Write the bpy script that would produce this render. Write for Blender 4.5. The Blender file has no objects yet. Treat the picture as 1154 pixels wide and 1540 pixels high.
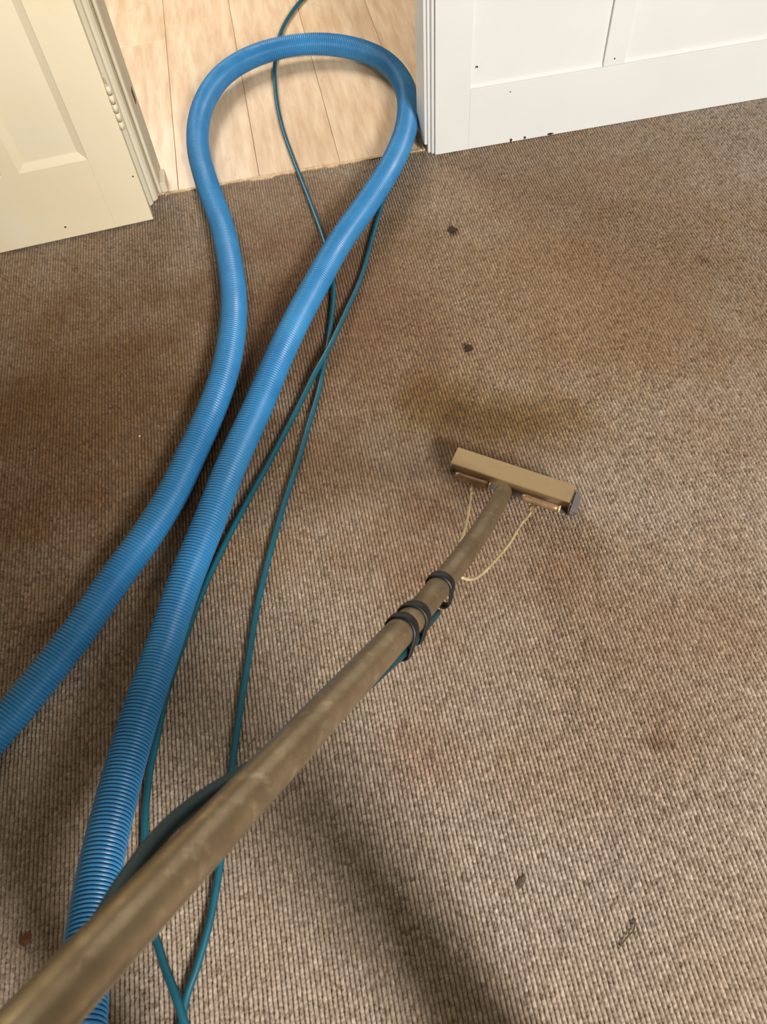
import bpy, bmesh, math, random
import numpy as np
from mathutils import Vector, Matrix
random.seed(4); rng = np.random.default_rng(4)
scene = bpy.context.scene
COL = scene.collection

# ---------------------------------------------------------------- camera
cd = bpy.data.cameras.new('camera'); cam = bpy.data.objects.new('camera', cd); COL.objects.link(cam)
cd.sensor_fit = 'HORIZONTAL'; cd.sensor_width = 36; cd.lens = 36*1150/1154
cam.matrix_world = Matrix.Translation((0, 0, 1.4)) @ Matrix([[0.979827, 0.192805, -0.052578], [-0.19136, 0.829316, -0.524992], [-0.057617, 0.524463, 0.849482]]).to_4x4()
cd.clip_start = 0.02
cd.dof.use_dof = True; cd.dof.focus_distance = 1.55; cd.dof.aperture_fstop = 11
scene.camera = cam
# ---------------------------------------------------------------- world, lights, exposure
w = bpy.data.worlds.new('world'); scene.world = w; w.use_nodes = True
bg = w.node_tree.nodes['Background']; bg.inputs[0].default_value = (1.0, 0.81, 0.54, 1); bg.inputs[1].default_value = 0.22
def area(name, loc, target, sx, sy, power, color):
    l = bpy.data.lights.new(name, 'AREA'); l.shape = 'RECTANGLE'; l.size = sx; l.size_y = sy; l.energy = power; l.color = color
    o = bpy.data.objects.new(name, l); COL.objects.link(o); o.location = loc
    o.rotation_euler = (Vector(target)-Vector(loc)).to_track_quat('-Z', 'Y').to_euler(); return o
area('window_daylight', (1.4, -3.0, 2.9), (0.2, 0.9, 0), 0.9, 1.1, 365, (1.0, 0.985, 0.965))
area('hall_daylight', (-0.75, 4.2, 2.1), (0.2, 2.6, 0), 1.2, 1.2, 66, (1.0, 0.96, 0.90))
vs = scene.view_settings
vs.view_transform = 'Standard'; vs.look = 'None'; vs.gamma = 1; vs.use_curve_mapping = False; vs.exposure = 0.0

# ---------------------------------------------------------------- helpers
def lin(c): return tuple(((x/255)/12.92 if x/255 <= .04045 else (((x/255)+.055)/1.055)**2.4) for x in c)
class NT:
    def __init__(s, name):
        s.m = bpy.data.materials.new(name); s.m.use_nodes = True; s.t = s.m.node_tree
        s.b = s.t.nodes['Principled BSDF']
    def n(s, typ, **kw):
        nd = s.t.nodes.new(typ)
        for k, v in kw.items():
            if k.startswith('i_'):
                key = k[2:]; key = int(key) if key.isdigit() else key.replace('_', ' ')
                nd.inputs[key].default_value = v
            else: setattr(nd, k, v)
        return nd
    def l(s, a, b): s.t.links.new(a, b)
    def mix(s, fac, a, b, blend='MIX'):
        nd = s.n('ShaderNodeMix', data_type='RGBA', blend_type=blend)
        for v, sock in ((fac, nd.inputs[0]), (a, nd.inputs[6]), (b, nd.inputs[7])):
            if hasattr(v, 'is_output'): s.l(v, sock)
            elif isinstance(v, (int, float)): sock.default_value = v
            else: sock.default_value = (*v[:3], 1)
        return nd.outputs[2]
    def noise(s, scale, detail=3, rough=.5, vec=None, dims='3D'):
        nd = s.n('ShaderNodeTexNoise', i_Scale=scale, i_Detail=detail, i_Roughness=rough)
        if vec is not None: s.l(vec, nd.inputs['Vector'])
        return nd.outputs['Fac']
    def ramp(s, fac, lo, hi):
        nd = s.n('ShaderNodeMapRange'); nd.inputs[1].default_value = lo; nd.inputs[2].default_value = hi
        s.l(fac, nd.inputs[0]); return nd.outputs[0]
    def math(s, op, a, b=0.0):
        nd = s.n('ShaderNodeMath', operation=op)
        for v, sock in ((a, nd.inputs[0]), (b, nd.inputs[1])):
            if hasattr(v, 'is_output'): s.l(v, sock)
            else: sock.default_value = v
        return nd.outputs[0]
    def coord(s, kind='Object'): return s.n('ShaderNodeTexCoord').outputs[kind]
    def mapping(s, vec, scale=(1,1,1), loc=(0,0,0), rot=(0,0,0)):
        nd = s.n('ShaderNodeMapping'); s.l(vec, nd.inputs[0])
        nd.inputs['Scale'].default_value = scale; nd.inputs['Location'].default_value = loc; nd.inputs['Rotation'].default_value = rot
        return nd.outputs[0]
    def bump(s, h, strength, dist):
        nd = s.n('ShaderNodeBump', i_Strength=strength, i_Distance=dist); s.l(h, nd.inputs['Height']); s.l(nd.outputs[0], s.b.inputs['Normal'])
    def base(s, c):
        if hasattr(c, 'is_output'): s.l(c, s.b.inputs['Base Color'])
        else: s.b.inputs['Base Color'].default_value = (*c[:3], 1)
    def set(s, **kw):
        for k, v in kw.items(): s.b.inputs[k.replace('_', ' ')].default_value = v
        return s
def paint(name, rgb, rgb2, rough=.42, grime=.5):
    a = NT(name); co = a.coord()
    n1 = a.ramp(a.noise(2.2, 4, .6, co), .35, .7)
    c = a.mix(n1, lin(rgb), lin(rgb2))
    n2 = a.ramp(a.noise(38, 5, .65, co), .66, .78)
    c = a.mix(a.math('MULTIPLY', n2, grime*.35), c, lin((150, 132, 100)))
    a.base(c); a.set(Roughness=rough, Specular_IOR_Level=.4)
    a.bump(a.noise(90, 3, .5, a.mapping(co, (1, 1, .25))), .12, .002)
    return a.m
def plain(name, rgb, rough=.5, metal=0, spec=.5, var=.25, scale=30):
    a = NT(name); n = a.noise(scale, 4, .6, a.coord())
    a.base(a.mix(a.ramp(n, .3, .7), tuple(x*(1-var) for x in lin(rgb)), tuple(min(1, x*(1+var)) for x in lin(rgb))))
    a.set(Roughness=rough, Metallic=metal, Specular_IOR_Level=spec); return a.m

def mesh_obj(name, verts, faces, mat, parent=None, smooth=False):
    me = bpy.data.meshes.new(name); me.from_pydata(verts, [], faces); me.update()
    if smooth: me.polygons.foreach_set('use_smooth', [True]*len(me.polygons))
    me.materials.append(mat)
    o = bpy.data.objects.new(name, me); COL.objects.link(o)
    if parent: o.parent = parent
    return o
def bm_obj(name, bm, mat, parent=None, smooth=False):
    bmesh.ops.recalc_face_normals(bm, faces=bm.faces)
    me = bpy.data.meshes.new(name); bm.to_mesh(me); bm.free()
    if smooth: me.polygons.foreach_set('use_smooth', [True]*len(me.polygons))
    me.materials.append(mat)
    o = bpy.data.objects.new(name, me); COL.objects.link(o)
    if parent: o.parent = parent
    return o
def box(name, lo, hi, mat, parent=None, bev=.0015, rot=None):
    bm = bmesh.new(); bmesh.ops.create_cube(bm, size=1)
    lo, hi = Vector(lo), Vector(hi); s = hi-lo; c = (hi+lo)/2
    for v in bm.verts: v.co = Vector((v.co.x*s.x, v.co.y*s.y, v.co.z*s.z))+c
    if bev: bmesh.ops.bevel(bm, geom=list(bm.edges), offset=bev, segments=2, affect='EDGES', profile=.6)
    return bm_obj(name, bm, mat, parent)
def empty(name, loc=(0, 0, 0), rz=0):
    o = bpy.data.objects.new(name, None); COL.objects.link(o); o.location = loc; o.rotation_euler.z = rz; o.empty_display_size = .05; return o
def tag(o, label, cat=None, group=None, kind=None):
    o['label'] = label
    if cat: o['category'] = cat
    if group: o['group'] = group
    if kind: o['kind'] = kind
    return o
def structure(o, label=None):
    o['kind'] = 'structure'
    if label: o['label'] = label
    return o

def resample(pts, step):
    """centripetal Catmull-Rom through pts, even arc-length samples"""
    P = [np.array(p, float) for p in pts]
    P = [2*P[0]-P[1]]+P+[2*P[-1]-P[-2]]
    out = []
    for i in range(1, len(P)-2):
        p0, p1, p2, p3 = P[i-1:i+3]
        t0 = 0; t1 = t0+np.linalg.norm(p1-p0)**.5; t2 = t1+np.linalg.norm(p2-p1)**.5; t3 = t2+np.linalg.norm(p3-p2)**.5
        for t in np.linspace(t1, t2, 40, endpoint=False):
            A1 = (t1-t)/(t1-t0)*p0+(t-t0)/(t1-t0)*p1; A2 = (t2-t)/(t2-t1)*p1+(t-t1)/(t2-t1)*p2; A3 = (t3-t)/(t3-t2)*p2+(t-t2)/(t3-t2)*p3
            B1 = (t2-t)/(t2-t0)*A1+(t-t0)/(t2-t0)*A2; B2 = (t3-t)/(t3-t1)*A2+(t-t1)/(t3-t1)*A3
            out.append((t2-t)/(t2-t1)*B1+(t-t1)/(t2-t1)*B2)
    out.append(P[-2]); out = np.array(out)
    for _ in range(12):                      # light smoothing of hand-placed control points
        out[1:-1] = .5*out[1:-1]+.25*(out[:-2]+out[2:])
    s = np.concatenate([[0], np.cumsum(np.linalg.norm(np.diff(out, axis=0), axis=1))])
    n = max(3, int(s[-1]/step)+1); q = np.linspace(0, s[-1], n)
    return np.stack([np.interp(q, s, out[:, k]) for k in range(3)], 1), q
def smooth_path(C, it):
    C = C.copy()
    for _ in range(it): C[1:-1] = .5*C[1:-1]+.25*(C[:-2]+C[2:])
    return C
def frames(C):
    T = np.gradient(C, axis=0); T /= np.linalg.norm(T, axis=1)[:, None]
    up = np.array([0, 0, 1.0]) if abs(T[0][2]) < .95 else np.array([1.0, 0, 0]); n = up-T[0]*(T[0]@up); n /= np.linalg.norm(n); N = [n]
    for i in range(1, len(C)):
        n = N[-1]-T[i]*(T[i]@N[-1]); n /= np.linalg.norm(n); N.append(n)
    N = np.array(N); return T, N, np.cross(T, N)
def sweep(name, C, rad, seg, mat, parent=None, caps=True):
    """tube along C; rad is a number or an array of radii"""
    T, N, B = frames(C); rad = np.broadcast_to(np.asarray(rad, float), (len(C),))
    a = np.linspace(0, 2*math.pi, seg, endpoint=False)
    V = C[:, None, :]+rad[:, None, None]*(np.cos(a)[None, :, None]*N[:, None, :]+np.sin(a)[None, :, None]*B[:, None, :])
    V = V.reshape(-1, 3); F = []
    for i in range(len(C)-1):
        for j in range(seg):
            k = (j+1) % seg; F.append((i*seg+j, i*seg+k, (i+1)*seg+k, (i+1)*seg+j))
    if caps: F.append(tuple(reversed(range(seg)))); F.append(tuple(range((len(C)-1)*seg, len(C)*seg)))
    o = mesh_obj(name, V.tolist(), F, mat, parent, True)
    if caps:
        o.data.polygons[len(F)-1].use_smooth = False; o.data.polygons[len(F)-2].use_smooth = False
    return o

# ---------------------------------------------------------------- materials
M = {}
M['white'] = paint('white_paint', (222, 222, 218), (228, 229, 226), .45, .3)
M['cream'] = paint('cream_paint', (238, 222, 184), (240, 230, 204), .4, .5)
M['cream_edge'] = paint('cream_edge_paint', (222, 212, 186), (204, 192, 162), .5, 1.0)
M['chip'] = plain('chipped_timber', (52, 40, 30), .8)
M['strap'] = plain('black_rubber', (17, 18, 18), .5, var=.3)
M['steel_plate'] = plain('grey_plate', (120, 112, 108), .5, .4)
M['brass'] = plain('brass_line', (200, 184, 138), .35, .35, scale=60)
M['jet'] = plain('jet_metal', (150, 122, 92), .45, .6, scale=70)
M['teal'] = plain('teal_rubber', (16, 84, 100), .42, var=.18, scale=14)
M['line'] = plain('dark_teal_rubber', (14, 54, 60), .5, var=.18, scale=14)
M['crumb'] = plain('crumb', (50, 30, 16), .9, var=.5, scale=200)
M['fluff'] = plain('fluff', (84, 70, 54), .95, var=.4, scale=200)
M['speck'] = plain('speck', (225, 215, 190), .8)
M['rust'] = plain('rusty_fluff', (104, 66, 34), .9, var=.4, scale=150)
M['film'] = plain('clear_film', (200, 205, 200), .2, spec=.6); 
M['film'].node_tree.nodes['Principled BSDF'].inputs['Alpha'].default_value = .55
M['threshold'] = plain('threshold_timber', (204, 174, 134), .6, var=.35, scale=60)

def metal(name, c1, c2, c3, rough):
    a = NT(name); co = a.coord()
    n1 = a.ramp(a.noise(15, 6, .65, a.mapping(co, (1, 1, 1))), .36, .64)
    c = a.mix(n1, lin(c1), lin(c2))
    n2 = a.ramp(a.noise(46, 5, .7, co), .55, .72)
    c = a.mix(a.math('MULTIPLY', n2, .6), c, lin(c3)); a.base(c)
    r = a.n('ShaderNodeMapRange'); a.l(n1, r.inputs[0]); r.inputs[3].default_value = rough-.06; r.inputs[4].default_value = rough+.12
    a.l(r.outputs[0], a.b.inputs['Roughness']); a.set(Metallic=.72)
    a.bump(a.noise(120, 4, .6, co), .15, .001)
    return a.m
M['pole'] = metal('worn_aluminium', (160, 142, 112), (126, 108, 82), (196, 180, 148), .34)
M['tube'] = metal('dull_tube_metal', (140, 122, 96), (120, 102, 78), (160, 144, 116), .44)
M['head'] = metal('dull_head_metal', (180, 156, 118), (170, 146, 108), (158, 134, 98), .5)

a = NT('blue_hose_plastic')
n = a.noise(7, 4, .6, a.coord())
a.base(a.mix(a.ramp(n, .3, .7), lin((40, 116, 170)), lin((60, 138, 190)))); a.set(Roughness=.36, Specular_IOR_Level=.5); M['hose'] = a.m

# carpet: heathered yarn, colour patches for stains and for shade painted in at left
for mat_name, loops in (('carpet', True), ('carpet_far', False)):
    a = NT(mat_name); co = a.coord()
    at = a.n('ShaderNodeAttribute', attribute_name='yarn').outputs['Fac'] if loops else a.ramp(a.noise(150, 2, .6, co), .28, .72)
    c = a.mix(at, lin((98, 83, 68)), lin((194, 178, 160)))
    big = a.ramp(a.noise(1.7, 4, .6, co), .34, .68)
    c = a.mix(a.math('MULTIPLY', big, .35), c, lin((156, 128, 98)))
    def stain_shade(c, x, y, rx, ry, col, amt, rot=0, soft=.9, wob=.5):
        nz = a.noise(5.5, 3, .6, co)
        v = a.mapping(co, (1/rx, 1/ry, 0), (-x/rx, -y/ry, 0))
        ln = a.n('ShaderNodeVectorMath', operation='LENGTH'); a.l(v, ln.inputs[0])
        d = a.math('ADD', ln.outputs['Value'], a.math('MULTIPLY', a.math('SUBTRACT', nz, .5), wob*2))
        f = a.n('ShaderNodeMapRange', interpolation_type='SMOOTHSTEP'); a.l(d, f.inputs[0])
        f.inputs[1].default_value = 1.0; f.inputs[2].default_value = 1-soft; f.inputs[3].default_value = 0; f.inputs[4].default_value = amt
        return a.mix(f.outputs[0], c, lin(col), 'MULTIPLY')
    STAINS_SHADE = [
      (.2, 1.5, 1.9, 1.25, (228, 203, 160), .7),
      (0.27, 1.14, .17, .16, (206, 186, 84), .75), (0.42, 1.04, .22, .14, (204, 184, 84), .7),
      (-.58, 1.25, .75, .85, (196, 162, 112), .7), (0.05, 1.55, .45, .65, (200, 164, 116), .7),  # first: left side's shade painted into the colour; second: browner patch
      (0.22, .72, .30, .22, (228, 200, 172), .5), (0.05, .34, .12, .10, (234, 204, 192), .5),
      (.40, .27, .30, .16, (230, 206, 184), .4), (.47, .28, .035, .022, (170, 140, 104), .6), (.55, .48, .45, .30, (226, 202, 172), .45),
      (.36, 1.0, .22, .20, (196, 172, 130), .6), (.20, .86, .14, .14, (206, 184, 150), .5),  # darker tan patches around the wand head
      (.85, 1.35, .6, .6, (232, 210, 172), .4), (1.049, 1.443, .03, .03, (190, 150, 120), .5),
    ]
    for s_ in STAINS_SHADE: c = stain_shade(c, *s_)
    spot = a.ramp(a.noise(19, 3, .55, co), .69, .76)
    c = a.mix(a.math('MULTIPLY', spot, .5), c, lin((96, 66, 42)))
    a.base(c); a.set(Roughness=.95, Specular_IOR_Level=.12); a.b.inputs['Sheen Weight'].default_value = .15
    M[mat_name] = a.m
M['carpet_base'] = plain('carpet_backing', (70, 58, 46), .95, spec=.1)

def wood(name, seed):
    a = NT(name); co = a.coord()
    v = a.mapping(co, (9, 1.1, 9), (seed*3.7, seed*1.3, 0))
    n1 = a.noise(3.2, 6, .62, v)
    c = a.mix(a.ramp(n1, .34, .68), lin((206, 172, 136)), lin((234, 209, 177)))
    n2 = a.noise(3.0, 4, .6, a.mapping(co, (40, 3, 40), (seed, 0, 0)))
    c = a.mix(a.math('MULTIPLY', a.ramp(n2, .58, .72), .22), c, lin((158, 118, 80)))
    n3 = a.noise(6, 4, .7, a.mapping(co, (2.0, 1.0, 1), (seed*5, seed, 0)))
    c = a.mix(a.math('MULTIPLY', a.ramp(n3, .60, .74), .35), c, lin((166, 128, 92)))
    a.base(c); a.set(Roughness=.34, Specular_IOR_Level=.45)
    a.bump(n2, .12, .001); return a.m
WOOD = [wood('oak_laminate_%d' % i, i+1) for i in range(3)]

# ---------------------------------------------------------------- setting: carpeted room floor
YC = 2.108                                        # where carpet meets the hall boards
floor = structure(box('floor', (-3.2, -3.0, -.05), (3.2, YC, -.0068), M['carpet_base'], bev=0), 'brown ribbed loop carpet covering the room')
# looped pile as real relief: rows run towards the doorway
PX, PY = .0077, .0073
def make_pile():
    rows = np.arange(int(-1.12/PX), int(1.80/PX))
    vx, fx, col = [], [], []
    total = 0; V = []; F = []; Cc = []
    y0, y1 = -.34, YC-.001
    ny = int((y1-y0)/PY)*3+1
    ys = np.linspace(y0, y1, ny)
    nl = (ny-1)//3+2
    strips = []
    for r in rows:
        xc = (r+.5)*PX
        # only keep where the room is in reach of the eye
        lo = y0; 
        if xc > .70: lo = max(lo, (xc-.70)*1.75-.1)
        if xc < -.84: lo = max(lo, (-xc-.84)*3.0)
        m = ys >= lo
        yy = ys[m]; n = len(yy)
        if n < 8: continue
        ph = rng.random()*4
        idx = np.arange(n)+int(ph); k = idx//3
        nk = k.max()+2
        hj = .5+.5*rng.random(nk); sj = (rng.random(nk)-.5)*.0015; cj = np.clip(rng.normal(.5, .13, nk), 0, 1)
        bump = np.array([.1, 1.0, .8])[(idx % 3)]
        top = (-.0012*(1-bump)) - .0008*(1-hj[k])
        sh = sj[k]
        jit = (rng.random((n, 4))-.5)
        zs = np.stack([np.full(n, -.0062), -.0012+top, .0+top, -.0012+top], 1)+jit*.0007
        xs = np.stack([np.full(n, xc-PX/2), xc-PX*.27+sh, xc+sh, xc+PX*.27+sh], 1)
        Y = np.repeat(yy[:, None], 4, 1)+jit[:, ::-1]*.0010
        zs[:, 0] = -.0062
        # closing groove vertex column at right
        xs = np.concatenate([xs, np.full((n, 1), xc+PX/2)], 1); zs = np.concatenate([zs, np.full((n, 1), -.0062)], 1); Y = np.concatenate([Y, yy[:, None]], 1)
        Y[:, 0] = yy
        V.append(np.stack([xs, Y, zs], 2).reshape(-1, 3))
        cc = np.repeat(cj[k][:, None], 5, 1); cc[:, 0] *= .8; cc[:, 4] *= .8  # groove edges darkened: crease shade put into the yarn colour
        Cc.append(np.clip(cc+jit[:, [0, 1, 2, 3, 0]]*.6, 0, 1).reshape(-1))
        i = np.arange(n-1)[:, None]*5+np.arange(4)[None, :]
        q = np.stack([i, i+1, i+6, i+5], 2).reshape(-1, 4)+total
        F.append(q); total += n*5
    V = np.concatenate(V).astype(np.float32); F = np.concatenate(F).astype(np.int32); Cc = np.concatenate(Cc).astype(np.float32)
    me = bpy.data.meshes.new('carpet_pile')
    me.vertices.add(len(V)); me.vertices.foreach_set('co', V.ravel())
    me.loops.add(F.size); me.loops.foreach_set('vertex_index', F.ravel())
    me.polygons.add(len(F)); me.polygons.foreach_set('loop_start', np.arange(0, F.size, 4, dtype=np.int32))
    me.polygons.foreach_set('use_smooth', np.ones(len(F), bool))
    me.update(calc_edges=True)
    at = me.attributes.new('yarn', 'FLOAT', 'POINT'); at.data.foreach_set('value', Cc)
    me.materials.append(M['carpet'])
    o = bpy.data.objects.new('carpet_pile', me); COL.objects.link(o); o.parent = floor
    o['kind'] = 'stuff'; o['label'] = 'ribbed brown carpet loop pile with stains and painted shade'
    print('pile quads', len(F))
make_pile()
def make_outer_rows():
    """plain ribs of the same carpet where it runs on past the detailed loops"""
    V, F = [], []
    for r in range(int(-3.1/PX), int(3.1/PX)):
        xc = (r+.5)*PX; y0, y1 = -2.6, YC-.001; lo = -.34
        if xc > .70: lo = max(lo, (xc-.70)*1.75-.1)
        if xc < -.84: lo = max(lo, (-xc-.84)*3.0)
        if int(-1.12/PX) <= r < int(1.80/PX) and lo < y1-.05: y1 = lo+.006
        ys = np.linspace(y0, y1, max(2, int((y1-y0)/.12)))
        b = len(V)
        for y in ys:
            for dx, z in ((-.5, -.0062), (-.27, -.0022), (0, -.0010), (.27, -.0022), (.5, -.0062)): V.append((xc+dx*PX, y, z))
        for i in range(len(ys)-1):
            for c_ in range(4): q = b+i*5+c_; F.append((q, q+1, q+6, q+5))
    o = mesh_obj('carpet_pile', V, F, M['carpet_far'], floor, True); o['kind'] = 'stuff'; o['label'] = 'plain outer ribs of the brown carpet'
make_outer_rows()

# hall floor: single boards
hall = structure(box('floor_hall', (-1.4, YC+.004, -.05), (1.8, 4.6, -.014), M['chip'], bev=0), 'pale oak laminate floorboards in the hall')
seams = [-1.03, -.785, -.540, -.295, -.050, .197, .444, .690, .935, 1.18]
for i in range(len(seams)-1):
    x0, x1 = seams[i]+.0006, seams[i+1]-.0006
    st = YC+.003+[.004, -.002, .0, .003, .006, -.003, .002, 0, .003][i]
    cuts = [st, [3.4, 3.95, 3.0, 3.62, 4.1, 3.35, 3.8, 3.1, 3.5][i], 4.6]
    for j in range(2):
        box('plank', (x0, cuts[j]+(.0008 if j else 0), -.013), (x1, cuts[j+1]-.0008, -.001), WOOD[(i*2+j) % 3], hall, bev=.0012)
# ragged pale edge where boards stop
def ragged_strip():
    n = 90; xs = np.linspace(-.335, .462, n)
    bm = bmesh.new(); r = random.Random(2); top = []; bot = []
    for i, x in enumerate(xs):
        e = YC-.003-.002*r.random()
        if abs(x+.046) < .035: e -= .008
        if abs(x-.17) < .018: e -= .006
        top.append(bm.verts.new((x, YC+.006, .0004))); bot.append(bm.verts.new((x, e, .0010)))
    lo = [bm.verts.new((v.co.x, v.co.y, -.006)) for v in bot]
    for i in range(n-1):
        bm.faces.new((top[i], top[i+1], bot[i+1], bot[i])); bm.faces.new((bot[i], bot[i+1], lo[i+1], lo[i]))
    return bm
t_ = structure(bm_obj('trim_1', ragged_strip(), M['threshold']), 'thin ragged timber edge between carpet and hall boards')

# ---------------------------------------------------------------- doorway wall, right side: board panelling
YW = 2.069
wr = structure(box('wall_back_right', (.483, YW+.022, -.006), (2.4, YW+.13, 2.4), M['white'], bev=0), 'white board-panelled wall right of the doorway')
box('stile', (.481, YW, 0.0), (.5828, YW+.022, 2.4), M['white'], wr, .0008)
box('bottom_rail', (.583, YW+.0006, 0.0), (2.4, YW+.022, .180), M['white'], wr, .0008)
for x0, x1 in ((.97, 1.033), (1.50, 1.563), (2.03, 2.093)):
    box('stile', (x0, YW+.0012, .1805), (x1, YW+.022, 2.4), M['white'], wr, .002)
for x0, x1 in ((.583, .97), (1.033, 1.50), (1.563, 2.03), (2.093, 2.4)):
    box('panel', (x0+.0006, YW+.0105, .1806), (x1-.0006, YW+.0225, 2.4), M['white'], wr, .0008)
    # small quirk bead at the foot of each panel
    bm = bmesh.new(); pts = [(0, YW+.0035, .1806), (0, YW+.0105, .1806), (0, YW+.0105, .1865)]
    A_ = [bm.verts.new((x0+.001, p[1], p[2])) for p in pts]; B_ = [bm.verts.new((x1-.001, p[1], p[2])) for p in pts]
    for k in range(3): bm.faces.new((A_[k], A_[(k+1) % 3], B_[(k+1) % 3], B_[k]))
    bm.faces.new(A_); bm.faces.new(B_[::-1]); bm_obj('bead', bm, M['white'], wr)
def chip(x, y, z, sx, sz, parent, seed, name='paint_chip'):
    r = random.Random(seed); bm = bmesh.new(); n = 7
    f = [bm.verts.new((x+sx*math.cos(6.283*k/n)*(.7+.5*r.random()), y-.0008, z+sz*math.sin(6.283*k/n)*(.7+.5*r.random()))) for k in range(n)]
    bk = [bm.verts.new((v.co.x, y+.002, v.co.z)) for v in f]
    bm.faces.new(f)
    for k in range(n): bm.faces.new((f[k], f[(k+1) % n], bk[(k+1) % n], bk[k]))
    o = bm_obj(name, bm, M['chip'], parent); o['label'] = 'dark chip in the paint'; return o
for k, (x, z, sx, sz) in enumerate(((.715, .006, .004, .006), (.758, .006, .0045, .005), (.838, .004, .010, .004), (1.0, .20, .0025, .003), (.60, .24, .0025, .003), (.70, .155, .002, .002))):
    chip(x, YW+(.0006 if z < .18 else .0012), z, sx, sz, wr, k)
# right jamb and architrave beads
def extrude_profile(name, prof, z0, z1, mat, parent=None):
    bm = bmesh.new(); A_ = [bm.verts.new((*p, z0)) for p in prof]; B_ = [bm.verts.new((*p, z1)) for p in prof]; n = len(prof)
    for k in range(n): bm.faces.new((A_[k], A_[(k+1) % n], B_[(k+1) % n], B_[k]))
    bm.faces.new(A_); bm.faces.new(B_[::-1]); return bm_obj(name, bm, mat, parent)
jr = structure(extrude_profile('trim_2', [(.452, 2.19), (.452, 2.097), (.454, 2.092), (.461, 2.091), (.4615, 2.19)], .024, 2.06, M['white']), 'white door jamb on the right of the opening')
extrude_profile('architrave_bead', [(.4616, 2.19), (.4616, 2.089), (.463, 2.086), (.468, 2.0855), (.4705, 2.087), (.4705, 2.19)], .0, 2.06, M['white'], jr)
extrude_profile('architrave_bead', [(.4706, 2.19), (.4706, 2.082), (.473, 2.078), (.479, 2.077), (.4809, 2.079), (.4809, 2.19)], .0, 2.06, M['white'], jr)
bm = bmesh.new()
for i in range(9):
    a_ = i/8
    for zz in (0, 1):
        bm.verts.new((.440+.020*a_, YW+.045+.012*math.sin(a_*9), .001+.034*zz*(1-.2*a_)))
bm.verts.ensure_lookup_table()
for i in range(8): bm.faces.new((bm.verts[2*i], bm.verts[2*i+2], bm.verts[2*i+3], bm.verts[2*i+1]))
bmesh.ops.solidify(bm, geom=list(bm.faces), thickness=.001)
f_ = tag(bm_obj('plastic_scrap', bm, M['film'], smooth=True), 'crumpled scrap of clear plastic at the foot of the right door jamb', 'scrap')
# left side wall behind the open door, jamb, lintel
wl = structure(box('wall_back_left', (-2.4, YW+.03, -.006), (-.40, YW+.13, 2.4), M['white'], bev=0), 'wall left of the doorway behind the open door')
structure(box('wall_back_above', (-.40, YW+.03, 2.08), (.483, YW+.13, 2.4), M['white'], bev=0), 'wall above the doorway')
jl = structure(extrude_profile('trim_3', [(-.400, 2.235), (-.400, 2.060), (-.392, 2.056), (-.376, 2.057), (-.371, 2.062), (-.369, 2.074), (-.362, 2.077), (-.356, 2.084), (-.354, 2.235)], .004, 2.06, M['cream_edge']), 'cream door jamb on the hinge side')
extrude_profile('stop_bead', [(-.3538, 2.235), (-.3538, 2.112), (-.350, 2.108), (-.345, 2.109), (-.343, 2.114), (-.343, 2.235)], .004, 2.06, M['cream_edge'], jl)
box('plinth_block', (-.343, YW+.046, -.001), (-.3255, YW+.115, .030), M['cream_edge'], jl, .003)
k_ = box('notch_shade_strip', (-.3432, YW+.105, .235), (-.3415, YW+.128, .272), M['rust'], jl, .0008)  # made-up dark strip standing for the notch line and its shadow

# ---------------------------------------------------------------- cream panelled door, folded back
ang = math.atan2(1.956-1.988, -.813+.372)
door = structure(empty('door_1', (-.372, 1.988, .006), ang), 'cream painted panel door standing open against the wall')
# local x runs from hinge edge to the lock edge; local +y is away... keep face at local y=0, body behind
DT = .036
def dbox(name, x0, x1, z0, z1, y0=0.0, y1=DT, bev=.0018, mat='cream'):
    # face of the door towards the room is local +y (door is turned about half a circle)
    return box(name, (x0, -y1, z0), (x1, -y0, z1), M[mat], door, bev)
W, Hh = .76, 1.98
dbox('stile', 0, .108, 0, Hh, bev=.0008); dbox('stile', W-.108, W, 0, Hh, bev=.0008)
rails = [(0, .212), (.92, 1.10), (Hh-.11, Hh)]
for z0, z1 in rails: dbox('rail', .108, W-.108, z0, z1, .0001, DT, .0003)
cols = [(.1083, .2875), (.3310, W-.1083)]
for z0, z1 in ((.2122, .9198), (1.1002, Hh-.1102)):
    dbox('mullion', cols[0][1], cols[1][0], z0, z1, .0002, DT, .0003)
    for x0, x1 in cols:
        dbox('panel', x0+.0004, x1-.0004, z0+.0004, z1-.0004, .012, DT-.010, 0)
        bm = bmesh.new(); o_ = [(x0, z0), (x1, z0), (x1, z1), (x0, z1)]; d_ = .020
        i_ = [(x0+d_, z0+d_), (x1-d_, z0+d_), (x1-d_, z1-d_), (x0+d_, z1-d_)]
        vo = [bm.verts.new((p[0], -.0008, p[1])) for p in o_]; vi = [bm.verts.new((p[0], -.0118, p[1])) for p in i_]
        for k in range(4): bm.faces.new((vo[k], vo[(k+1) % 4], vi[(k+1) % 4], vi[k]))
        bm_obj('moulding', bm, M['cream'], door)
for k, (x, z, s) in enumerate(((.30-.06, .035, .003), (.012, .14, .0028))):
    o = chip(0, 0, 0, s, s*.9, door, 20+k); o.location = (x, -.0002, z); o.rotation_euler.z = math.pi
# hinge with split knuckles at the door edge
hg = box('hinge', (-.004, -.034, .272), (-.0005, -.004, .388), M['cream_edge'], door, .0005)
for k in range(5):
    C = np.array([(-.0065, .0025, .274+.023*k), (-.0065, .0025, .274+.023*k+.0208)])
    sweep('knuckle', C, .0064, 14, M['cream'], hg)
sweep('hinge_pin', np.array([(-.0065, .0025, .275), (-.0065, .0025, .386)]), .0050, 10, M['rust'], hg)

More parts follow.
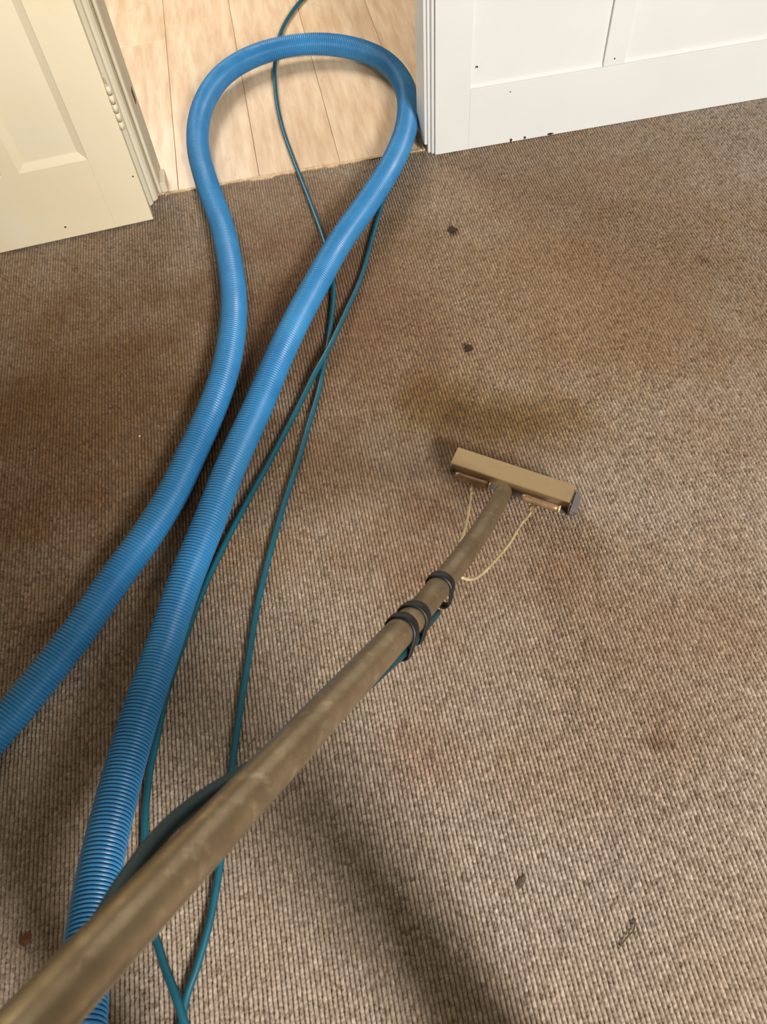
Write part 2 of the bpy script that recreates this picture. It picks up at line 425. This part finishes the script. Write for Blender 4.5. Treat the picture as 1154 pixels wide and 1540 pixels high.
# ---------------------------------------------------------------- hoses
C, s = resample([(-1.0929,0.1425,0.0360), (-0.8537,0.3828,0.0360), (-0.7607,0.4732,0.0360), (-0.6777,0.5609,0.0360), (-0.6239,0.6223,0.0360), (-0.5496,0.7114,0.0360), (-0.4850,0.8041,0.0360), (-0.4188,0.8910,0.0360), (-0.3537,0.9919,0.0360), (-0.3140,1.0752,0.0360), (-0.2665,1.1758,0.0360), (-0.2216,1.2911,0.0360), (-0.1880,1.4185,0.0360), (-0.1689,1.5580,0.0360), (-0.1673,1.7166,0.0360), (-0.1752,1.8624,0.0360), (-0.1934,1.9941,0.0360), (-0.2083,2.1134,0.0360), (-0.2170,2.2236,0.0360), (-0.2132,2.3292,0.0400), (-0.1923,2.4370,0.0450), (-0.1647,2.5087,0.0500), (-0.1116,2.6052,0.0500), (-0.0319,2.6731,0.0520), (0.0759,2.7087,0.0540), (0.2046,2.7052,0.0530), (0.3207,2.6528,0.0500), (0.4089,2.5583,0.0470), (0.4456,2.4438,0.0470), (0.4497,2.3286,0.0490), (0.4323,2.2270,0.0500), (0.4003,2.1240,0.0510), (0.3375,1.9937,0.0510), (0.2438,1.8478,0.0510), (0.1361,1.6971,0.0520), (0.0543,1.5596,0.0520), (-0.0204,1.4293,0.0520), (-0.0835,1.3067,0.0520), (-0.1359,1.1930,0.0520), (-0.2187,1.0261,0.0520), (-0.2782,0.8881,0.0530), (-0.3335,0.7633,0.0550), (-0.3763,0.6455,0.0580), (-0.4122,0.5320,0.0750), (-0.4365,0.4443,0.0900), (-0.4520,0.3645,0.1100), (-0.4638,0.2841,0.1350), (-0.4715,0.2034,0.1600), (-0.4719,0.1369,0.1850), (-0.4677,0.0759,0.2100), (-0.4598,0.0027,0.2400), (-0.4512,-0.0742,0.2700)], .0019)
C = smooth_path(C, 400)
q_ = np.arange(0, s[-1], .00113); C = np.stack([np.interp(q_, s, C[:, k]) for k in range(3)], 1); s = q_; C = smooth_path(C, 10)
PITCH = .0068
ph = (s % PITCH)/PITCH
prof = 1-np.exp(-((ph-.5)/.17)**2)
vac = sweep('vacuum_hose', C, .0290+.0050*prof, 26, M['hose'])
tag(vac, 'thick ribbed blue vacuum hose looping through the doorway', 'hose')
C, s = resample([(0.4259,3.3705,0.0075), (0.2982,3.2192,0.0075), (0.2114,3.1061,0.0075), (0.1536,3.0045,0.0075), (0.1118,2.9024,0.0075), (0.0774,2.7534,0.0075), (0.0606,2.6502,0.0075), (0.0482,2.4898,0.0075), (0.0477,2.3253,0.0075), (0.0632,2.1227,0.0075), (0.0789,1.9618,0.0075), (0.0945,1.7685,0.0075), (0.0976,1.6697,0.0075), (0.0904,1.5784,0.0075), (0.0806,1.5170,0.0075), (0.0654,1.4542,0.0075), (0.0481,1.3871,0.0075), (0.0246,1.3107,0.0075), (-0.0014,1.2256,0.0075), (-0.0389,1.1316,0.0075), (-0.0771,1.0339,0.0075), (-0.1262,0.9187,0.0075), (-0.1719,0.7986,0.0075), (-0.2070,0.6921,0.0075), (-0.2350,0.5865,0.0075), (-0.2592,0.4944,0.0075), (-0.2771,0.4207,0.0075), (-0.2937,0.3417,0.0075), (-0.3072,0.2777,0.0075), (-0.3174,0.2371,0.0075), (-0.3401,0.1577,0.0075), (-0.3659,0.0953,0.0075), (-0.3839,0.0597,0.0075), (-0.3941,0.0238,0.0075), (-0.4014,-0.0172,0.0075), (-0.4101,-0.0724,0.0075)], .010); 
hA = tag(sweep('solution_hose', C, .0068, 12, M['teal']), 'thin teal hose running out across the hall boards', 'hose', 'thin teal hoses on the floor')
C, s = resample([(0.4690,2.3245,0.0075), (0.4592,2.2594,0.0075), (0.4314,2.1799,0.0075), (0.3650,2.0499,0.0075), (0.3251,1.9723,0.0075), (0.2880,1.8941,0.0075), (0.2253,1.7358,0.0075), (0.1644,1.5825,0.0075), (0.1136,1.4811,0.0120), (0.0686,1.3903,0.0200), (0.0362,1.3311,0.0230), (-0.0003,1.2765,0.0200), (-0.0516,1.1942,0.0120), (-0.1002,1.1166,0.0075), (-0.1460,1.0409,0.0075), (-0.2068,0.9444,0.0075), (-0.2644,0.8473,0.0075), (-0.3098,0.7621,0.0075), (-0.3538,0.6617,0.0075), (-0.3924,0.5623,0.0075), (-0.4160,0.4746,0.0075), (-0.4285,0.4283,0.0075), (-0.4387,0.3671,0.0075), (-0.4441,0.2991,0.0075), (-0.4437,0.2315,0.0075), (-0.4375,0.1800,0.0075), (-0.4274,0.1458,0.0120), (-0.4124,0.1014,0.0180), (-0.3985,0.0680,0.0240), (-0.3888,0.0372,0.0240), (-0.3795,0.0045,0.0200), (-0.3682,-0.0394,0.0160)], .010)
hB = tag(sweep('solution_hose', C, .0068, 12, M['teal']), 'thin teal hose emerging beside the blue hose on the carpet, crossing over the other', 'hose', 'thin teal hoses on the floor')

# ---------------------------------------------------------------- carpet wand
head_pts = [Vector(p) for p in [(0.2689,0.9434,0.0750), (0.4800,0.7921,0.0750), (0.4564,0.7571,0.0710), (0.2432,0.9096,0.0710)]]
wand = tag(empty('carpet_wand', (0, 0, 0)), 'long metal carpet cleaning wand with wide flat suction head', 'wand')
PE, PC = [np.array(p) for p in [(-0.4132,-0.2447,1.2300), (0.0729,0.4207,0.4467)]]
ax = (PC-PE)/np.linalg.norm(PC-PE)
L = np.linalg.norm(PC-PE)
C = np.array([PE+ax*L*t for t in np.linspace(0, 1, 40)])
sweep('pole', C, .019, 40, M['pole'], wand)
C, s = resample([(0.0516,0.3914,0.4811), (0.0644,0.4090,0.4604), (0.0729,0.4207,0.4467), (0.0948,0.4491,0.4179), (0.1183,0.4790,0.3967), (0.1593,0.5281,0.3589), (0.1989,0.5812,0.3177), (0.2352,0.6332,0.2756), (0.2688,0.6853,0.2333), (0.3331,0.8158,0.0660)], .006)
TUBE = smooth_path(C, 60)
rt = np.interp(np.linspace(0, 1, len(TUBE)), [0, .3, .6, .93, 1], [.0178, .0175, .0165, .0160, .0180])
sweep('lower_tube', TUBE, rt, 32, M['tube'], wand)
# solution line clipped under the pole
camv = np.array([0, 0, 1.4])
def offs(P, d, u, v):
    """P moved u sideways and v away below the pole axis d"""
    away = np.array([.10, .30, -.95]); away -= d*(away@d); away /= np.linalg.norm(away)
    side = np.cross(d, -away); side /= np.linalg.norm(side)
    if side[0] < 0: side = -side
    return P+side*u+away*v
prof_ = [(L+.075, .015, .0195), (L+.045, .015, .0195), (L+.0, .0155, .021), (L-.06, .016, .0215), (L-.12, .012, .024), (L-.18, .008, .025), (L-.25, -.002, .028), (L-.32, -.009, .027), (L-.40, -.020, .024), (L-.47, -.030, .018), (L-.52, -.031, .015), (L-.57, -.024, .016), (L-.62, -.013, .022), (L-.70, -.003, .026), (L-.85, 0, .026), (.02, 0, .026)]
C, s = resample([offs(PE+ax*a_, ax, u, v) for a_, u, v in prof_], .008)
sweep('solution_line', C, .0072, 14, M['line'], wand)['label'] = 'dark teal solution line strapped along the pole'
# rubber straps: band around pole and line together
def strap(P, d, r, u, v, width, tilt):
    away = offs(np.zeros(3), d, 0, 1); side = offs(np.zeros(3), d, 1, 0)
    cr = [(0, 0, r+.0005), (u, v, .0085)]
    pts = []
    for c0, c1, rr in cr:
        for k in range(40):
            a_ = 2*math.pi*k/40; pts.append((c0+rr*math.cos(a_), c1+rr*math.sin(a_)))
    pts = sorted(set((round(p[0], 6), round(p[1], 6)) for p in pts))
    def half(ps):
        h = []
        for p in ps:
            while len(h) > 1 and (h[-1][0]-h[-2][0])*(p[1]-h[-2][1])-(h[-1][1]-h[-2][1])*(p[0]-h[-2][0]) <= 0: h.pop()
            h.append(p)
        return h
    hull = half(pts)[:-1]+half(pts[::-1])[:-1]
    n = len(hull); V = []; F = []
    cen = np.mean(hull, axis=0)
    for ring, (off, grow) in enumerate(((-width/2, 0), (-width/2, .0022), (-width*.3, .0034), (width*.3, .0034), (width/2, .0022), (width/2, 0))):
        for h in hull:
            h = np.array(h); o_ = (h-cen)/np.linalg.norm(h-cen); h2 = h+o_*grow
            V.append((P+side*h2[0]+away*h2[1]+d*(off+tilt*h2[0])).tolist())
    for ring in range(6):
        for j in range(n):
            k = (j+1) % n; r2 = (ring+1) % 6
            F.append((ring*n+j, ring*n+k, r2*n+k, r2*n+j))
    o = mesh_obj('strap', V, F, M['strap'], wand, True); o['label'] = 'black rubber strap'; return o
def tube_at(t): 
    i = int(t*(len(TUBE)-1)); d = TUBE[min(i+1, len(TUBE)-1)]-TUBE[i-1]; return TUBE[i], d/np.linalg.norm(d)
strap(PE+ax*(L-.066), ax, .019, .016, .0215, .019, -.10)
strap(PE+ax*(L-.018), ax, .019, .0155, .021, .020, .12)
S3 = np.array([(0.1183,0.4790,0.3967)][0]); i_s = int(np.argmin(np.linalg.norm(TUBE-S3, axis=1))); d_s = TUBE[i_s+1]-TUBE[i_s-1]; d_s /= np.linalg.norm(d_s)
strap(TUBE[i_s], d_s, .0176, .015, .0195, .016, .05)
# suction head: folded sheet-metal shoe
f0, f1, n1, n0 = head_pts              # far-left, far-right, near-right, near-left of the top face
hx = (f1-f0).normalized(); hy = (f0-n0); hy = (hy-hx*hy.dot(hx)); depth = hy.length; hy.normalize(); hz = hx.cross(hy)
if hz.z < 0: hz = -hz
hl = (f1-f0).length
ctr = (f0+f1+n0+n1)/4
def hp(x, y, z): return ctr+hx*x+hy*y+Vector((0, 0, 1))*z
def prism(name, prof, x0, x1, mat, parent, bev=.0012, smooth=False):
    bm = bmesh.new(); A_ = [bm.verts.new(hp(x0, *p)) for p in prof]; B_ = [bm.verts.new(hp(x1, *p)) for p in prof]; n = len(prof)
    for k in range(n): bm.faces.new((A_[k], A_[(k+1) % n], B_[(k+1) % n], B_[k]))
    bm.faces.new(A_[::-1]); bm.faces.new(B_)
    if bev: bmesh.ops.bevel(bm, geom=list(bm.edges), offset=bev, segments=2, affect='EDGES')
    return bm_obj(name, bm, mat, parent, smooth)
hz0 = -ctr.z
hh = prism('head', [(-depth/2, 0), (depth/2, 0), (depth/2+.004, -.020), (depth/2-.002, hz0+.003), (depth/2-.016, hz0+.003), (-.002, -.030), (-depth/2+.016, -.006), (-depth/2, -.0035)], -hl/2, hl/2, M['head'], wand)
hh['label'] = 'flat tan metal suction head'
prism('side_plate', [(-depth/2-.004, -.030), (-depth/2+.004, -.012), (depth/2-.006, -.008), (depth/2+.004, -.022), (depth/2, hz0+.004), (-.01, hz0+.003)], hl/2+.0002, hl/2+.017, M['steel_plate'], hh, .005)
prism('side_plate', [(-depth/2+.004, -.034), (-depth/2+.006, -.020), (depth/2-.006, -.016), (depth/2+.002, -.026), (depth/2-.002, hz0+.004), (-.006, hz0+.003)], -hl/2-.004, -hl/2-.0002, M['steel_plate'], hh, .0015)
prism('lip', [(-.006, hz0+.0005), (depth/2+.004, hz0+.0005), (depth/2+.006, hz0+.008), (-.006, hz0+.008)], -hl/2+.002, hl/2+.010, M['steel_plate'], hh, .001)
for nm, ends, line in (('l', [(0.2497,0.8878,0.0550), (0.3121,0.8452,0.0550)], [(0.2758,0.8486,0.0550), (0.2677,0.8252,0.0700), (0.2449,0.7604,0.1200), (0.2203,0.6968,0.1700), (0.1976,0.6467,0.2100), (0.1749,0.5980,0.2500)]), ('r', [(0.3700,0.8028,0.0550), (0.4338,0.7579,0.0550)], [(0.3841,0.7744,0.0550), (0.3714,0.7515,0.0700), (0.3311,0.7016,0.1200), (0.2929,0.6496,0.1600), (0.2465,0.5944,0.2100), (0.2072,0.5531,0.2500), (0.1868,0.5360,0.2750), (0.1706,0.5280,0.3000), (0.1610,0.5298,0.3100)])):
    A_, B_ = [np.array(p) for p in ends]; t = np.linspace(0, 1, 13)[:, None]; C = A_*(1-t)+B_*t
    r = np.array([.0070, .0086, .0088, .0080, .0080, .0080, .0080, .0080, .0080, .0080, .0086, .0086, .0066])
    j = sweep('spray_jet', C, r, 18, M['jet'], wand); j['label'] = 'small brass spray jet body'
    q0 = np.array(line[0]); q1 = np.array(line[1])
    sweep('stub', np.array([q0, q0*.6+q1*.4, q1]), [.0068, .0060, .0038], 12, M['jet'], j)
    u_ = (B_-A_)/np.linalg.norm(B_-A_)
    sweep('end_ring', np.array([B_, B_+u_*.004]), .0080, 16, M['brass'], j)
    C, s = resample(line, .006); sweep('jet_line', C, .0027, 10, M['brass'], wand)['label'] = 'thin brass feed line'
# ---------------------------------------------------------------- debris on the carpet
def crumb(p, s, mat, label, name, cat, seed, flat=.55, stretch=1.0, rz=0):
    bm = bmesh.new(); bmesh.ops.create_icosphere(bm, subdivisions=2, radius=1); r = random.Random(seed)
    for v in bm.verts:
        k = .45+.75*r.random(); v.co = Vector((v.co.x*s*stretch*k, v.co.y*s*k, v.co.z*s*flat*k))
    bmesh.ops.rotate(bm, verts=bm.verts, matrix=Matrix.Rotation(rz, 3, 'Z'))
    o = bm_obj(name, bm, mat); o.location = (p[0], p[1], s*flat*.45); return tag(o, label, cat)
D_ = [(0.3798,1.2804,0.0000), (0.4469,1.7198,0.0000), (0.1714,0.1115,0.0000), (-0.6456,0.1904,0.0000), (1.0457,1.4443,-0.0000), (0.9462,1.2638,0.0000), (-0.4331,1.2008,0.0000), (0.3141,0.0071,0.0000)]
crumb(D_[0], .0115, M['crumb'], 'dark brown crumb of dirt on the carpet beyond the wand head', 'dirt_crumb', 'debris', 1, .6)
crumb(D_[1], .0155, M['crumb'], 'shredded brown scrap on the carpet near the blue hose and white wall', 'leaf_scrap', 'debris', 2, .3, 1.1, .9)
crumb(D_[2], .0058, M['fluff'], 'dark grey fluff on the carpet beside the long shadow', 'fluff', 'debris', 3, .3, 1.9, .7)
crumb(D_[3], .0105, M['rust'], 'small rusty tuft on the carpet beside the metal pole', 'fluff', 'debris', 4, .4)
crumb(D_[6], .0032, M['speck'], 'tiny cream speck on the carpet left of the blue hose', 'speck', 'debris', 6, .6)
C, s = resample([(D_[7][0]-.018, D_[7][1]-.014, .0015), (D_[7][0]-.004, D_[7][1]-.004, .003), (D_[7][0]+.010, D_[7][1]+.004, .003), (D_[7][0]+.018, D_[7][1]+.018, .0015)], .003)
tag(sweep('hair_wisp', C, .0013, 6, M['fluff']), 'thin dark wisp of hair on the bare carpet', 'debris')

# ---------------------------------------------------------------- the operator, standing with the wand just outside the picture
a = NT('clothing'); z_ = a.n('ShaderNodeSeparateXYZ'); a.l(a.coord(), z_.inputs[0])
def above(h):
    f = a.math('GREATER_THAN', z_.outputs[2], h); return f
c = a.mix(above(.10), lin((40, 36, 34)), lin((52, 56, 66)))
c = a.mix(above(.93), c, lin((70, 74, 84))); c = a.mix(above(1.50), c, lin((190, 146, 120))); c = a.mix(above(1.70), c, lin((60, 44, 34)))
a.base(c); a.set(Roughness=.85); M['cloth'] = a.m
def person():
    J = {}
    def j(k, co, r, par=None): J[k] = (Vector(co), r, par)
    j('pelvis', (-.15, -.40, .93), .135); j('waist', (-.15, -.41, 1.08), .130, 'pelvis'); j('chest', (-.15, -.42, 1.28), .150, 'waist')
    j('neckbase', (-.14, -.41, 1.45), .075, 'chest'); j('neck', (-.14, -.39, 1.52), .052, 'neckbase'); j('jaw', (-.13, -.35, 1.58), .072, 'neck')
    j('face', (-.13, -.345, 1.66), .088, 'jaw'); j('crown', (-.13, -.36, 1.74), .070, 'face')
    for s, hip, knee, ank, heel, toe in (('L', (-.25, -.39, .88), (-.30, -.29, .49), (-.36, -.27, .10), (-.365, -.285, .05), (-.39, -.10, .035)), ('R', (-.05, -.38, .88), (-.02, -.26, .49), (.00, -.25, .10), (.00, -.265, .05), (.03, -.115, .035))):
        j('hip'+s, hip, .104, 'pelvis'); j('knee'+s, knee, .076, 'hip'+s); j('ankle'+s, ank, .068, 'knee'+s); j('heel'+s, heel, .045, 'ankle'+s); j('toe'+s, toe, .036, 'heel'+s)
    for s, sh, el, wr_, pa in (('L', (-.33, -.41, 1.40), (-.50, -.40, 1.20), (-.475, -.335, 1.275), (-.447, -.300, 1.290)), ('R', (.03, -.41, 1.40), (.16, -.32, 1.24), (.04, -.19, 1.36), (-.01, -.14, 1.385))):
        j('sh'+s, sh, .062, 'neckbase'); j('el'+s, el, .046, 'sh'+s); j('wr'+s, wr_, .030, 'el'+s); j('palm'+s, pa, .030, 'wr'+s)
        d = Vector(pa)-Vector(wr_); d.normalize(); side = d.cross(Vector((0, 0, 1))).normalized()
        for k, (o_, ln) in enumerate(((-.03, .035), (-.015, .05), (0, .055), (.015, .05), (.028, .04))):
            j('f%d%s' % (k, s), Vector(pa)+side*o_+d*.018, .010, 'palm'+s); j('g%d%s' % (k, s), Vector(pa)+side*o_*1.15+d*ln*.6+Vector((0, 0, -.012)), .008, 'f%d%s' % (k, s))
    for k in J: J[k] = (J[k][0]+(Vector((.15 if k[-1] == 'R' else .06, -.02, 0)) if k[-1] != 'L' else Vector((0, 0, 0))), J[k][1], J[k][2])
    keys = list(J); idx = {k: i for i, k in enumerate(keys)}
    me = bpy.data.meshes.new('person'); me.from_pydata([J[k][0] for k in keys], [(idx[k], idx[J[k][2]]) for k in keys if J[k][2]], []); me.update()
    o = bpy.data.objects.new('person', me); COL.objects.link(o)
    m = o.modifiers.new('skin', 'SKIN'); m.use_smooth_shade = True
    sv = me.skin_vertices[0].data
    for k in keys: sv[idx[k]].radius = (J[k][1],)*2; sv[idx[k]].use_root = (k == 'pelvis')
    o.modifiers.new('sub', 'SUBSURF').levels = 2; o.modifiers['sub'].render_levels = 2
    bpy.context.view_layer.update()
    dg = bpy.context.evaluated_depsgraph_get(); me2 = bpy.data.meshes.new_from_object(o.evaluated_get(dg))
    o.modifiers.clear(); o.data = me2
    me2.materials.clear(); me2.materials.append(M['cloth'])
    zmin = min(v.co.z for v in me2.vertices); o.location.z = -zmin
    return tag(o, 'person in dark work clothes standing on the carpet holding the metal wand', 'person')
person()
